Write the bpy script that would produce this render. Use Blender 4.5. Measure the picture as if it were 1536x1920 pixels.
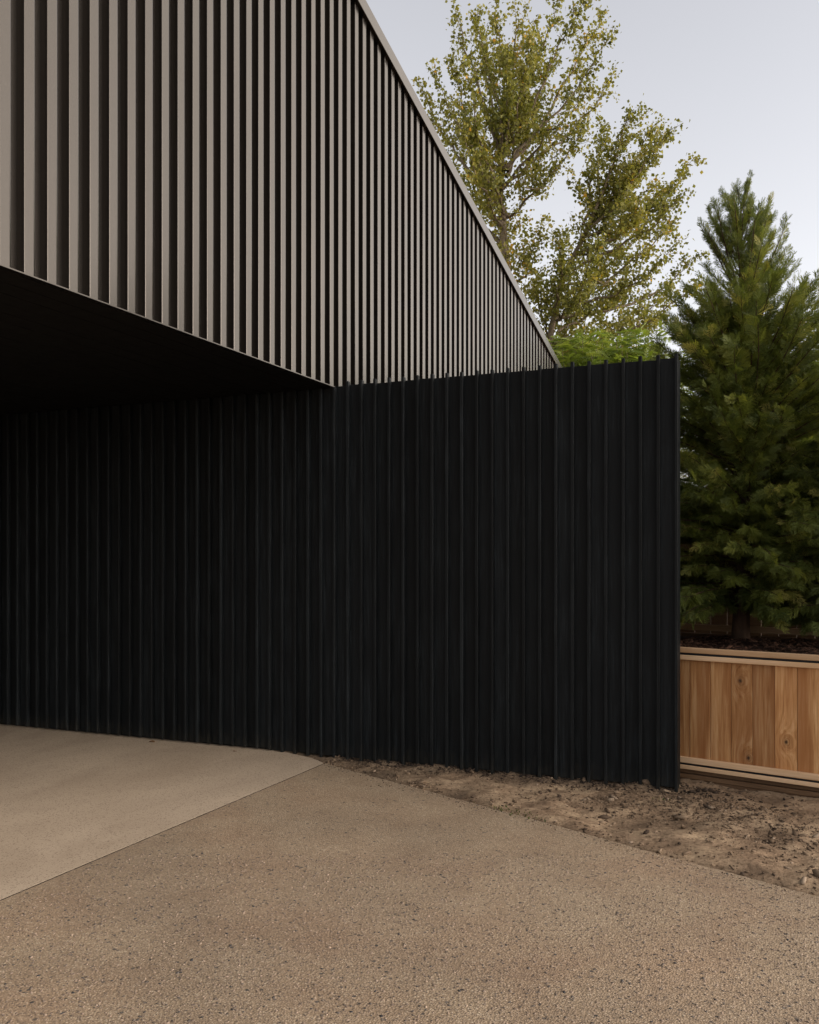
import bpy, bmesh, math, random
import numpy as np
from mathutils import Vector, Matrix

for o in list(bpy.data.objects):
    bpy.data.objects.remove(o)
S = bpy.context.scene
C = S.collection
R = math.radians

# ------------------------------------------------------------------ camera
# world: x = out of the facade, y = along the facade (away), origin where the fence meets the facade
CAM = Vector((3.229, -6.105, 1.461))
FPX, HOR = 1735.35, 1049.35                      # focal length and horizon row, in photograph pixels
RIGHT = Vector((0.91874, 0.39487, 0)); FWD = Vector((-0.39487, 0.91874, 0))
cam = bpy.data.cameras.new('camera'); cam_o = bpy.data.objects.new('camera', cam); C.objects.link(cam_o)
cam.sensor_fit = 'HORIZONTAL'; cam.sensor_width = 36.0
cam.lens = 36.0 * FPX / 1536.0
cam.shift_y = (HOR - 960.0) / 1536.0
cam.clip_end = 6000; cam.clip_start = 0.05
cam_o.location = CAM
cam_o.rotation_euler = (R(90), 0, R(23.26))
S.camera = cam_o

# ------------------------------------------------------------------ sky, sun, exposure
SUN_AZ, SUN_EL = 80.0, 14.0                        # degrees clockwise from +y, above the horizon
world = bpy.data.worlds.new('World'); S.world = world; world.use_nodes = True
nt = world.node_tree; nt.nodes.clear()
sky = nt.nodes.new('ShaderNodeTexSky'); sky.sky_type = 'NISHITA'; sky.sun_disc = False
sky.sun_elevation = R(SUN_EL); sky.sun_rotation = R(SUN_AZ)
sky.air_density = 1.0; sky.dust_density = 1.5; sky.ozone_density = 1.0; sky.altitude = 0
hs = nt.nodes.new('ShaderNodeHueSaturation'); hs.inputs['Saturation'].default_value = 0.25
tint = nt.nodes.new('ShaderNodeMix'); tint.data_type = 'RGBA'; tint.blend_type = 'MULTIPLY'; tint.inputs[0].default_value = 1.0
tint.inputs[7].default_value = (1.0, 0.955, 0.945, 1)
bg = nt.nodes.new('ShaderNodeBackground'); bg.inputs['Strength'].default_value = 0.15
out = nt.nodes.new('ShaderNodeOutputWorld')
nt.links.new(sky.outputs[0], hs.inputs['Color']); nt.links.new(hs.outputs[0], tint.inputs[6])
nt.links.new(tint.outputs[2], bg.inputs['Color']); nt.links.new(bg.outputs[0], out.inputs['Surface'])
sun = bpy.data.lights.new('sun', 'SUN'); sun.energy = 1.4; sun.angle = R(120); sun.color = (1.0, 0.83, 0.62)
sun_o = bpy.data.objects.new('sun', sun); C.objects.link(sun_o); sun_o.location = (20, 10, 12)
sd = Vector((math.sin(R(SUN_AZ)) * math.cos(R(SUN_EL)), math.cos(R(SUN_AZ)) * math.cos(R(SUN_EL)), math.sin(R(SUN_EL))))
sun_o.rotation_euler = sd.to_track_quat('Z', 'Y').to_euler()
vs = S.view_settings
vs.view_transform = 'Standard'; vs.look = 'None'; vs.gamma = 1.0; vs.use_curve_mapping = False
vs.exposure = 1.15
S.render.engine = 'CYCLES'

# ------------------------------------------------------------------ helpers
rng = np.random.default_rng(7)
random.seed(7)

def W(px, py, Y):
    """world point seen at photograph pixel (px,py) at depth Y"""
    return CAM + RIGHT * ((px - 768) / FPX * Y) + FWD * Y + Vector((0, 0, (HOR - py) / FPX * Y))

def WG(px, py, z=0.0):
    return W(px, py, FPX * (CAM.z - z) / (py - HOR))

def tag(o, label=None, cat=None, group=None, kind=None):
    if label: o['label'] = label
    if cat: o['category'] = cat
    if group: o['group'] = group
    if kind: o['kind'] = kind
    return o

def empty(name, loc=(0, 0, 0), rz=0.0):
    o = bpy.data.objects.new(name, None); C.objects.link(o)
    o.location = loc; o.rotation_euler = (0, 0, rz); o.empty_display_size = 0.2
    return o

def link(name, me, mat=None, parent=None, loc=None, rot=None, scale=None):
    o = bpy.data.objects.new(name, me); C.objects.link(o)
    if mat is not None and not me.materials: me.materials.append(mat)
    if parent is not None: o.parent = parent
    if loc is not None: o.location = loc
    if rot is not None: o.rotation_euler = rot
    if scale is not None: o.scale = scale
    return o

def np_mesh(name, V, F, smooth=False, attrs=None):
    """V (n,3), F (m,k) arrays; attrs: dict name -> per-point float array"""
    V = np.asarray(V, dtype=np.float32); F = np.asarray(F, dtype=np.int32)
    me = bpy.data.meshes.new(name)
    m, k = F.shape
    me.vertices.add(len(V)); me.vertices.foreach_set('co', V.ravel())
    me.loops.add(m * k); me.loops.foreach_set('vertex_index', F.ravel())
    me.polygons.add(m); me.polygons.foreach_set('loop_start', np.arange(0, m * k, k, dtype=np.int32))
    me.polygons.foreach_set('loop_total', np.full(m, k, dtype=np.int32))
    if smooth: me.polygons.foreach_set('use_smooth', np.ones(m, dtype=bool))
    for an, av in (attrs or {}).items():
        a = me.attributes.new(an, 'FLOAT', 'POINT'); a.data.foreach_set('value', np.asarray(av, dtype=np.float32))
    me.update(calc_edges=True); me.validate()
    return me

_boxes = {}
def box_mesh(sx, sy, sz, bev=0.0, key=''):
    """box from 0..sx, 0..sy, 0..sz with softened edges"""
    k = (round(sx, 4), round(sy, 4), round(sz, 4), bev, key)
    if k in _boxes: return _boxes[k]
    bm = bmesh.new(); bmesh.ops.create_cube(bm, size=1.0)
    for v in bm.verts:
        v.co = Vector(((v.co.x + .5) * sx, (v.co.y + .5) * sy, (v.co.z + .5) * sz))
    if bev > 0:
        bmesh.ops.bevel(bm, geom=bm.edges[:], offset=bev, segments=1, affect='EDGES', profile=0.5)
    me = bpy.data.meshes.new('box'); bm.to_mesh(me); bm.free()
    _boxes[k] = me
    return me

def box(name, lo, hi, mat, parent=None, bev=0.0, key=''):
    me = box_mesh(hi[0] - lo[0], hi[1] - lo[1], hi[2] - lo[2], bev, key or mat.name)
    return link(name, me, mat, parent, loc=lo)

def prism(name, poly, z0, z1, mat, parent=None):
    """vertical extrusion of a ground polygon"""
    n = len(poly); bm = bmesh.new()
    top = [bm.verts.new((p[0], p[1], z1)) for p in poly]; bot = [bm.verts.new((p[0], p[1], z0)) for p in poly]
    bm.faces.new(top); bm.faces.new(list(reversed(bot)))
    for i in range(n):
        j = (i + 1) % n; bm.faces.new((top[i], bot[i], bot[j], top[j]))
    bmesh.ops.recalc_face_normals(bm, faces=bm.faces[:])
    me = bpy.data.meshes.new(name); bm.to_mesh(me); bm.free()
    return link(name, me, mat, parent)

def tubes(paths, sides=6):
    """paths: list of (points (n,3), radii (n,)) -> V, F quads"""
    Vs, Fs, off = [], [], 0
    ang = np.linspace(0, 2 * np.pi, sides, endpoint=False)
    for P, r in paths:
        P = np.asarray(P, float); r = np.asarray(r, float); n = len(P)
        T = np.gradient(P, axis=0); T /= np.linalg.norm(T, axis=1, keepdims=True) + 1e-9
        ref = np.tile(np.array([0.31, 0.93, 0.17]), (n, 1))
        A = np.cross(T, ref); A /= np.linalg.norm(A, axis=1, keepdims=True) + 1e-9
        B = np.cross(T, A)
        ring = P[:, None, :] + r[:, None, None] * (np.cos(ang)[None, :, None] * A[:, None, :] + np.sin(ang)[None, :, None] * B[:, None, :])
        Vs.append(ring.reshape(-1, 3))
        i = np.arange(n - 1)[:, None] * sides; j = np.arange(sides)[None, :]; j2 = (j + 1) % sides
        Fs.append(np.stack([off + i + j, off + i + j2, off + i + sides + j2, off + i + sides + j], -1).reshape(-1, 4))
        off += n * sides
    return np.concatenate(Vs), np.concatenate(Fs)

def vnoise(x, y, seed=0):
    """cheap smooth value noise"""
    def h(i, j):
        return np.modf(np.abs(np.sin(i * 127.1 + j * 311.7 + seed * 74.7) * 43758.5453))[0]
    xi, yi = np.floor(x), np.floor(y); fx, fy = x - xi, y - yi
    fx = fx * fx * (3 - 2 * fx); fy = fy * fy * (3 - 2 * fy)
    a = h(xi, yi) * (1 - fx) + h(xi + 1, yi) * fx; b = h(xi, yi + 1) * (1 - fx) + h(xi + 1, yi + 1) * fx
    return a * (1 - fy) + b * fy

# ------------------------------------------------------------------ materials
class NT:
    def __init__(s, name):
        s.m = bpy.data.materials.new(name); s.m.use_nodes = True; s.t = s.m.node_tree
        s.b = s.t.nodes['Principled BSDF']; s.o = s.t.nodes['Material Output']
    def n(s, typ, **kw):
        nd = s.t.nodes.new('ShaderNode' + typ)
        for k, v in kw.items():
            if k.startswith('i_'): nd.inputs[k[2:].replace('_', ' ')].default_value = v
            else: setattr(nd, k, v)
        return nd
    def l(s, a, b): s.t.links.new(a, b)
    def coord(s, kind='Object', scale=(1, 1, 1), rand=False):
        tc = s.n('TexCoord'); mp = s.n('Mapping'); mp.inputs['Scale'].default_value = scale
        s.l(tc.outputs[kind], mp.inputs['Vector'])
        if rand:
            oi = s.n('ObjectInfo'); ml = s.n('VectorMath', operation='MULTIPLY'); ml.inputs[1].default_value = (13.7, 31.1, 57.3)
            s.l(oi.outputs['Random'], ml.inputs[0]); ad = s.n('VectorMath', operation='ADD')
            s.l(tc.outputs[kind], ad.inputs[0]); s.l(ml.outputs[0], ad.inputs[1]); s.l(ad.outputs[0], mp.inputs['Vector'])
        return mp.outputs[0]
    def noise(s, vec, scale, detail=4, rough=0.55, dist=0.0):
        nd = s.n('TexNoise'); nd.inputs['Scale'].default_value = scale; nd.inputs['Detail'].default_value = detail
        nd.inputs['Roughness'].default_value = rough; nd.inputs['Distortion'].default_value = dist
        s.l(vec, nd.inputs['Vector']); return nd.outputs['Fac']
    def ramp(s, fac, stops, interp='LINEAR'):
        nd = s.n('ValToRGB'); cr = nd.color_ramp; cr.interpolation = interp
        while len(cr.elements) < len(stops): cr.elements.new(0.5)
        for e, (p, c) in zip(cr.elements, stops):
            e.position = p; e.color = (c[0], c[1], c[2], 1) if not np.isscalar(c) else (c, c, c, 1)
        s.l(fac, nd.inputs[0]); return nd.outputs[0]
    def mix(s, fac, a, b, mode='MIX'):
        nd = s.n('Mix', data_type='RGBA', blend_type=mode)
        if np.isscalar(fac): nd.inputs[0].default_value = fac
        else: s.l(fac, nd.inputs[0])
        for v, i in ((a, 6), (b, 7)):
            if isinstance(v, tuple): nd.inputs[i].default_value = (*v, 1)
            else: s.l(v, nd.inputs[i])
        return nd.outputs[2]
    def math(s, op, a, b=0.0, clamp=False):
        nd = s.n('Math', operation=op, use_clamp=clamp)
        for v, i in ((a, 0), (b, 1)):
            if np.isscalar(v): nd.inputs[i].default_value = v
            else: s.l(v, nd.inputs[i])
        return nd.outputs[0]
    def bump(s, h, strength=0.3, dist=0.005, prev=None):
        nd = s.n('Bump'); nd.inputs['Strength'].default_value = strength; nd.inputs['Distance'].default_value = dist
        s.l(h, nd.inputs['Height'])
        if prev is not None: s.l(prev, nd.inputs['Normal'])
        return nd.outputs[0]
    def fin(s, col=None, rough=None, nrm=None, **kw):
        if col is not None:
            if isinstance(col, tuple): s.b.inputs['Base Color'].default_value = (*col, 1)
            else: s.l(col, s.b.inputs['Base Color'])
        if rough is not None:
            if np.isscalar(rough): s.b.inputs['Roughness'].default_value = rough
            else: s.l(rough, s.b.inputs['Roughness'])
        if nrm is not None: s.l(nrm, s.b.inputs['Normal'])
        for k, v in kw.items(): s.b.inputs[k.replace('_', ' ')].default_value = v
        return s.m

def m_cladding():
    t = NT('bronze_cladding'); v = t.coord('Object', (1, 1, 0.15), True)
    n1 = t.noise(v, 2.5, 2)
    r = t.math('MULTIPLY', n1, 0.08)
    r = t.math('ADD', r, 0.22)
    return t.fin((0.007, 0.0062, 0.0057), r, None, IOR=1.66, Specular_Tint=(1.0, 0.90, 0.80, 1))

def m_black_wood():
    t = NT('black_stained_wood')
    g = t.noise(t.coord('Object', (26, 26, 1.1), True), 3.0, 6, 0.6, 0.4)
    blot = t.noise(t.coord('Object', (1, 1, 0.5), True), 5.0, 4)
    oi = t.n('ObjectInfo')
    c = t.ramp(g, [(0.25, (0.0030, 0.0037, 0.0042)), (0.5, (0.0075, 0.0092, 0.0107)), (0.8, (0.0199, 0.0245, 0.0281))])
    c = t.mix(t.ramp(blot, [(0.42, 0.0), (0.62, 0.8)]), c, (0.0055, 0.0067, 0.0079))
    v = t.ramp(oi.outputs['Random'], [(0, 0.65), (1, 1.4)])
    c = t.mix(1.0, c, v, 'MULTIPLY')
    tcz = t.n('TexCoord'); sz = t.n('SeparateXYZ'); t.l(tcz.outputs['Object'], sz.inputs[0])
    spl = t.noise(t.coord('Object', (1, 1, 0.35), True), 35, 4)
    hgt = t.math('SUBTRACT', 1.0, t.math('MULTIPLY', sz.outputs[2], 4.5), True)
    c = t.mix(t.math('MULTIPLY', t.ramp(t.math('MULTIPLY', spl, t.math('ADD', hgt, 0.2)), [(0.35, 0.0), (0.75, 1.0)]), 0.14), c, (0.0998, 0.0835, 0.0563))
    rr = t.math('ADD', t.math('MULTIPLY', g, 0.3), 0.42)
    return t.fin(c, rr, t.bump(g, 0.35, 0.002), Specular_IOR_Level=0.14)

def m_black_paint(name='matte_black_paint', c=(0.005, 0.005, 0.0053), r=0.65):
    t = NT(name); n = t.noise(t.coord('Object', (1, 1, 1), True), 14, 4)
    return t.fin(c, t.math('ADD', t.math('MULTIPLY', n, 0.2), r - 0.1), t.bump(n, 0.1, 0.002), Specular_IOR_Level=0.15)

def m_cedar(name, cols, axis='z'):
    t = NT(name)
    sc = (30, 30, 1.6) if axis == 'z' else (1.6, 30, 30)
    tc = t.n('TexCoord')
    oi = t.n('ObjectInfo')
    # knots: two per board, their centre and size kept on the board itself
    dist_sum = None; warp = None
    for kn in ('knot_a', 'knot_b'):
        at = t.n('Attribute', attribute_type='OBJECT', attribute_name=kn)
        df = t.n('VectorMath', operation='SUBTRACT'); t.l(tc.outputs['Object'], df.inputs[0]); t.l(at.outputs['Vector'], df.inputs[1])
        ms = t.n('VectorMath', operation='MULTIPLY'); ms.inputs[1].default_value = (1, 0, 0.75); t.l(df.outputs[0], ms.inputs[0])
        ln = t.n('VectorMath', operation='LENGTH'); t.l(ms.outputs[0], ln.inputs[0])
        d = ln.outputs['Value']
        dist_sum = d if dist_sum is None else t.math('MINIMUM', dist_sum, d)
    v = t.coord('Object', sc, True)
    wv = t.n('VectorMath', operation='ADD'); t.l(v, wv.inputs[0])
    near = t.math('MULTIPLY', t.math('POWER', 2.718, t.math('MULTIPLY', dist_sum, -28.0)), 5.0)
    cb = t.n('CombineXYZ'); t.l(near, cb.inputs[0]); t.l(near, cb.inputs[1]); t.l(cb.outputs[0], wv.inputs[1])
    g = t.noise(wv.outputs[0], 1.0, 5, 0.6, 0.5)
    fine = t.noise(t.coord('Object', tuple(x * 4 for x in sc), True), 1.0, 3)
    broad = t.noise(t.coord('Object', tuple(x * 0.3 for x in sc), True), 1.0, 3)
    c = t.ramp(t.math('ADD', t.math('MULTIPLY', g, 0.7), t.math('MULTIPLY', fine, 0.3)), [(0.36, cols[0]), (0.5, cols[1]), (0.64, cols[2])])
    c = t.mix(t.ramp(broad, [(0.42, 0.0), (0.62, 0.75)]), c, cols[3])
    tone = t.ramp(oi.outputs['Random'], [(0, (0.68, 0.60, 0.54)), (0.35, (0.95, 0.90, 0.84)), (0.7, (1.10, 1.04, 0.98)), (1, (1.18, 1.15, 1.12))])
    c = t.mix(1.0, c, tone, 'MULTIPLY')
    wob = t.math('ADD', dist_sum, t.math('MULTIPLY', t.math('SUBTRACT', t.noise(t.coord('Object', (1, 1, 1), True), 90, 3), 0.5), 0.010))
    kf = t.ramp(wob, [(0.003, 1.0), (0.008, 0.65), (0.014, 0.22), (0.045, 0.0)])
    c = t.mix(kf, c, (0.035, 0.018, 0.010))
    return t.fin(c, t.math('ADD', t.math('MULTIPLY', fine, 0.2), 0.55), t.bump(g, 0.25, 0.0015), Specular_IOR_Level=0.3)

def m_aggregate():
    t = NT('exposed_aggregate'); v = t.coord('Object')
    vo = t.n('TexVoronoi', feature='F1'); vo.inputs['Scale'].default_value = 125; vo.inputs['Randomness'].default_value = 1.0; t.l(v, vo.inputs['Vector'])
    vb = t.n('TexVoronoi', feature='F1'); vb.inputs['Scale'].default_value = 48; t.l(v, vb.inputs['Vector'])
    sep = t.n('SeparateColor'); t.l(vo.outputs['Color'], sep.inputs[0])
    sep2 = t.n('SeparateColor'); t.l(vb.outputs['Color'], sep2.inputs[0])
    stone = t.ramp(sep.outputs[0], [(0.0, (0.1010, 0.0832, 0.0713)), (0.10, (0.2217, 0.1715, 0.1267)), (0.35, (0.3227, 0.2414, 0.1683)), (0.6, (0.3791, 0.2902, 0.2059)), (0.85, (0.4345, 0.3399, 0.2416)), (1.0, (0.5246, 0.4332, 0.3287))])
    mortar = t.ramp(t.noise(v, 160, 3), [(0.3, (0.2227, 0.1664, 0.1129)), (0.7, (0.4068, 0.3074, 0.2069))])
    inst = t.ramp(vo.outputs['Distance'], [(0.42, 1.0), (0.62, 0.0)])
    c = t.mix(inst, mortar, stone)
    big = t.math('MULTIPLY', t.math('LESS_THAN', sep2.outputs[1], 0.05), t.math('LESS_THAN', vb.outputs['Distance'], 0.36))
    c = t.mix(big, c, t.ramp(sep2.outputs[0], [(0, (0.0524, 0.0507, 0.0495)), (1, (0.1703, 0.1411, 0.1188))]))
    lo = t.noise(v, 0.55, 4); mid = t.noise(v, 3.2, 4); hue = t.noise(v, 1.6, 3)
    c = t.mix(1.0, c, t.ramp(hue, [(0.32, (1.03, 0.985, 0.97)), (0.5, (1.0, 1.0, 1.0)), (0.68, (0.965, 0.985, 1.0))]), 'MULTIPLY')
    c = t.mix(1.0, c, t.ramp(lo, [(0.3, (0.80, 0.79, 0.79)), (0.7, (1.10, 1.10, 1.08))]), 'MULTIPLY')
    c = t.mix(1.0, c, t.ramp(mid, [(0.3, (0.86, 0.85, 0.85)), (0.7, (1.08, 1.08, 1.08))]), 'MULTIPLY')
    h = t.math('SUBTRACT', 1.0, vo.outputs['Distance'])
    nb = t.bump(h, 0.7, 0.004)
    nb = t.bump(t.noise(v, 300, 2), 0.3, 0.002, nb)
    return t.fin(c, 0.72, nb, Specular_IOR_Level=0.35)

def m_slab():
    t = NT('broomed_concrete'); v = t.coord('Object')
    vo = t.n('TexVoronoi', feature='F1'); vo.inputs['Scale'].default_value = 120; t.l(v, vo.inputs['Vector'])
    sep = t.n('SeparateColor'); t.l(vo.outputs['Color'], sep.inputs[0])
    c = t.ramp(t.noise(v, 130, 4), [(0.3, (0.4014, 0.3203, 0.2392)), (0.7, (0.5349, 0.4335, 0.3301))])
    sp = t.math('MULTIPLY', t.math('LESS_THAN', sep.outputs[0], 0.20), t.math('LESS_THAN', vo.outputs['Distance'], 0.45))
    c = t.mix(t.math('MULTIPLY', sp, 0.75), c, t.ramp(sep.outputs[1], [(0, (0.0999, 0.0748, 0.0610)), (1, (0.2448, 0.1813, 0.1327))]))
    vs_ = t.coord('Object', (1.0, 0.45, 1.0))
    st = t.noise(vs_, 1.5, 5, 0.55, 0.8)
    c = t.mix(1.0, c, t.ramp(st, [(0.3, (0.82, 0.80, 0.78)), (0.52, (0.98, 0.975, 0.97)), (0.72, (1.08, 1.08, 1.07))]), 'MULTIPLY')
    return t.fin(c, 0.75, t.bump(t.noise(v, 200, 3), 0.35, 0.002), Specular_IOR_Level=0.3)

def m_dirt():
    t = NT('dry_dirt'); v = t.coord('Object')
    a = t.noise(v, 3.5, 6, 0.6, 0.4); b = t.noise(v, 45, 5, 0.65)
    c = t.ramp(a, [(0.25, (0.1300, 0.0896, 0.0630)), (0.45, (0.2953, 0.2106, 0.1427)), (0.6, (0.4332, 0.3214, 0.2191)), (0.8, (0.5882, 0.4480, 0.3022))])
    c = t.mix(1.0, c, t.ramp(b, [(0.3, (0.5, 0.48, 0.46)), (0.5, (0.95, 0.94, 0.92)), (0.75, (1.2, 1.2, 1.18))]), 'MULTIPLY')
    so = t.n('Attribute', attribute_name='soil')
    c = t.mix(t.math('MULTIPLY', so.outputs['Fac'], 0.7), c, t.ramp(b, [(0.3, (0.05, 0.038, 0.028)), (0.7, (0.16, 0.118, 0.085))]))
    nb = t.bump(b, 0.8, 0.012); nb = t.bump(t.noise(v, 160, 4), 0.5, 0.004, nb)
    return t.fin(c, 0.95, nb, Specular_IOR_Level=0.1)

def m_attr(name, stops, rough=0.8, attr='tint', spec=0.2, bumpy=None):
    t = NT(name); at = t.n('Attribute', attribute_name=attr)
    c = t.ramp(at.outputs['Fac'], stops)
    nb = None
    if bumpy: nb = t.bump(t.noise(t.coord('Object'), bumpy, 4), 0.5, 0.003)
    return t.fin(c, rough, nb, Specular_IOR_Level=spec)

def m_leaf(name, stops, transl=0.45, rough=0.5, spec=0.3):
    t = NT(name); at = t.n('Attribute', attribute_name='tint')
    c = t.ramp(at.outputs['Fac'], stops); t.fin(c, rough, None, Specular_IOR_Level=spec)
    tr = t.n('BsdfTranslucent'); t.l(t.mix(1.0, c, (1.25, 1.2, 0.6), 'MULTIPLY'), tr.inputs['Color'])
    mx = t.n('MixShader'); mx.inputs[0].default_value = transl
    t.l(t.b.outputs[0], mx.inputs[1]); t.l(tr.outputs[0], mx.inputs[2]); t.l(mx.outputs[0], t.o.inputs['Surface'])
    return t.m

def m_bark(name, c0, c1):
    t = NT(name); v = t.coord('Object', (1, 1, 0.25))
    n = t.noise(v, 22, 6, 0.65, 0.4)
    return t.fin(t.ramp(n, [(0.3, c0), (0.7, c1)]), 0.9, t.bump(n, 0.8, 0.02), Specular_IOR_Level=0.15)

M = dict(
    clad=m_cladding(), bwood=m_black_wood(), black=m_black_paint(), strip=m_black_paint('black_metal_strip', (0.018, 0.019, 0.022), 0.5),
    cedar=m_cedar('cedar_board', [(0.32, 0.145, 0.052), (0.55, 0.305, 0.132), (0.72, 0.48, 0.26), (0.33, 0.135, 0.045)]),
    rail=m_cedar('cedar_rail', [(0.50, 0.345, 0.215), (0.60, 0.435, 0.285), (0.68, 0.51, 0.36), (0.52, 0.32, 0.17)], 'x'),
    oldcedar=m_cedar('weathered_cedar', [(0.10, 0.060, 0.034), (0.15, 0.092, 0.052), (0.20, 0.13, 0.08), (0.10, 0.058, 0.033)], 'x'),
    filler=m_black_paint('joint_filler', (0.045, 0.036, 0.028), 0.9), agg=m_aggregate(), slab=m_slab(), dirt=m_dirt(),
    clod=m_attr('soil_clods', [(0, (0.022, 0.016, 0.013)), (0.35, (0.065, 0.046, 0.034)), (0.65, (0.15, 0.105, 0.07)), (0.9, (0.26, 0.19, 0.13)), (1, (0.36, 0.30, 0.24))], 0.95, bumpy=150),
    pebble=m_attr('aggregate_pebbles', [(0, (0.035, 0.036, 0.04)), (0.3, (0.10, 0.085, 0.075)), (0.6, (0.22, 0.165, 0.125)), (0.85, (0.33, 0.25, 0.19)), (1, (0.46, 0.39, 0.31))], 0.7, spec=0.3),
    mulch=m_attr('bark_mulch', [(0, (0.02, 0.012, 0.009)), (0.6, (0.07, 0.036, 0.024)), (1, (0.15, 0.078, 0.05))], 0.95),
    poplar=m_leaf('poplar_leaf', [(0, (0.085, 0.100, 0.026)), (0.45, (0.195, 0.200, 0.048)), (0.8, (0.32, 0.30, 0.08)), (0.985, (0.42, 0.34, 0.10)), (1, (0.52, 0.30, 0.04))], 0.45),
    conifer=m_leaf('conifer_spray', [(0, (0.055, 0.078, 0.024)), (0.5, (0.135, 0.170, 0.042)), (0.85, (0.25, 0.275, 0.065)), (1, (0.40, 0.38, 0.12))], 0.45),
    locust=m_leaf('locust_leaf', [(0, (0.09, 0.14, 0.03)), (0.5, (0.20, 0.27, 0.055)), (1, (0.34, 0.38, 0.10))], 0.5),
    bark=m_bark('poplar_bark', (0.10, 0.08, 0.056), (0.28, 0.225, 0.16)), cbark=m_bark('conifer_bark', (0.035, 0.022, 0.016), (0.10, 0.06, 0.04)),
    weed=m_leaf('weed_leaf', [(0, (0.05, 0.07, 0.02)), (1, (0.13, 0.15, 0.04))], 0.4),
    dryleaf=m_leaf('dry_leaf', [(0, (0.10, 0.05, 0.02)), (1, (0.22, 0.12, 0.05))], 0.2),
)

# ================================================================== ground and paving
big = prism('ground', [(-900, -900), (900, -900), (900, 1600), (-900, 1600)], -0.6, -0.10, M['dirt']); tag(big, kind='structure')

EDGE = [(560, 1415.5), (585, 1421), (609, 1431), (652, 1443), (695, 1454.7), (773, 1475.5), (852, 1496.5), (930, 1517.5), (1008, 1538), (1087, 1560), (1175, 1585),
        (1216, 1596.5), (1279, 1613), (1349, 1631), (1419, 1650), (1489, 1669), (1536, 1682)]
edge = [WG(x, y) for x, y in EDGE]
p_end = edge[-1]; d_end = (edge[-1] - edge[-4]).normalized()
more_edge = []
p = p_end.copy(); d = d_end.copy()
for k in range(14):
    d = (Matrix.Rotation(R(1.2), 3, 'Z') @ d); p = p + d * 0.6; more_edge.append(p.copy())
JX = 0.055
# smooth the curve with subdivisions and a slightly ragged line
def densify(pts, step=0.03, jit=0.004):
    o = []
    for a, b in zip(pts[:-1], pts[1:]):
        n = max(1, int((b - a).length / step))
        for i in range(n): o.append(a.lerp(b, i / n))
    o.append(pts[-1])
    return [Vector((q.x + random.uniform(-jit, jit), q.y + random.uniform(-jit, jit), 0)) for q in o]
e2 = densify(edge[2:] + more_edge)
first = Vector((JX, e2[0].y, 0))
drive_poly = [(JX, -16.0), (JX, e2[0].y - 0.01)] + [(q.x, q.y) for q in e2 if q.x > JX + 0.01] + [(16, e2[-1].y), (16, -16)]
drive = prism('driveway', drive_poly, -0.16, 0.0, M['agg']); tag(drive, kind='structure')
e1 = densify(edge[:3] , 0.03, 0.003)
slab_poly = [(-7.4, -16.0), (JX - 0.016, -16.0), (JX - 0.016, e2[0].y - 0.012)] + [(q.x, q.y) for q in reversed(e1) if q.x < JX - 0.018] + [(-0.60, 0.06), (-7.4, 0.06)]
slab = prism('carport_slab', slab_poly, -0.16, -0.0015, M['slab']); tag(slab, kind='structure')

jf = prism('joint_filler', [(JX - 0.0158, -16.0), (JX - 0.0002, -16.0), (JX - 0.0002, e2[0].y - 0.012), (JX - 0.0158, e2[0].y - 0.012)], -0.15, -0.0028, M['filler']); tag(jf, kind='structure')
# dirt bed: a displaced sheet between driveway and fence, and beyond
def dirt_height(x, y):
    h = (vnoise(x * 1.7, y * 1.7, 1) - 0.5) * 0.030 + (vnoise(x * 5, y * 5, 2) - 0.5) * 0.022 + (vnoise(x * 14, y * 14, 3) - 0.5) * 0.014 + (vnoise(x * 30, y * 30, 4) - 0.5) * 0.010
    return h * 1.25
gx = np.arange(-0.62, 9.0, 0.03); gy = np.arange(-5.6, 4.2, 0.03)
XX, YY = np.meshgrid(gx, gy, indexing='ij')
ex = np.array([q.x for q in e1 + e2]); ey = np.array([q.y for q in e1 + e2]); o_ = np.argsort(ex)
edge_y = np.interp(XX, ex[o_], ey[o_])
dist = YY - edge_y                                  # how far behind the paving edge
ZZ = dirt_height(XX, YY)
sink = np.clip(1 - dist / 0.10, 0, 1)
ridge = 0.014 * np.exp(-((YY - 0.02) / 0.14) ** 2) * np.clip((XX - 0.2) / 0.6, 0, 1) * np.clip((2.9 - XX) / 0.5, 0, 1)
ZZ = np.where(dist > 0, ZZ * np.clip(dist / 0.15, 0.25, 1) - 0.004 - 0.010 * sink + ridge, -0.14)
n1, n2 = XX.shape
idx = np.arange(n1 * n2).reshape(n1, n2)
F = np.stack([idx[:-1, :-1], idx[1:, :-1], idx[1:, 1:], idx[:-1, 1:]], -1).reshape(-1, 4)
fm = (dist[:-1, :-1] > -0.10).ravel()
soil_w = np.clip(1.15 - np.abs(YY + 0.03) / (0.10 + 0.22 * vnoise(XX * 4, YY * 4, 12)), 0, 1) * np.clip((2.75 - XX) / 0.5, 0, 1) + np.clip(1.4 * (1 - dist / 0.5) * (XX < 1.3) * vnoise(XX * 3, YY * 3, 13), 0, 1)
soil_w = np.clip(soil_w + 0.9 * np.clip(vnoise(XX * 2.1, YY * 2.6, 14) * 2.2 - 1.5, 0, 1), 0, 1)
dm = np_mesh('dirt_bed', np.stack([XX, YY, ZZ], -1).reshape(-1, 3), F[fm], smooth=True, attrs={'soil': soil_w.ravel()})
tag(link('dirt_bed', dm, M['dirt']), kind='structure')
def ground_z(x, y):
    ee = np.interp(x, ex[o_], ey[o_]); dd = y - ee
    r_ = 0.014 * np.exp(-((y - 0.02) / 0.14) ** 2) * np.clip((x - 0.2) / 0.6, 0, 1) * np.clip((2.9 - x) / 0.5, 0, 1)
    return dirt_height(x, y) * np.clip(dd / 0.15, 0.25, 1) - 0.004 + r_

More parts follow.
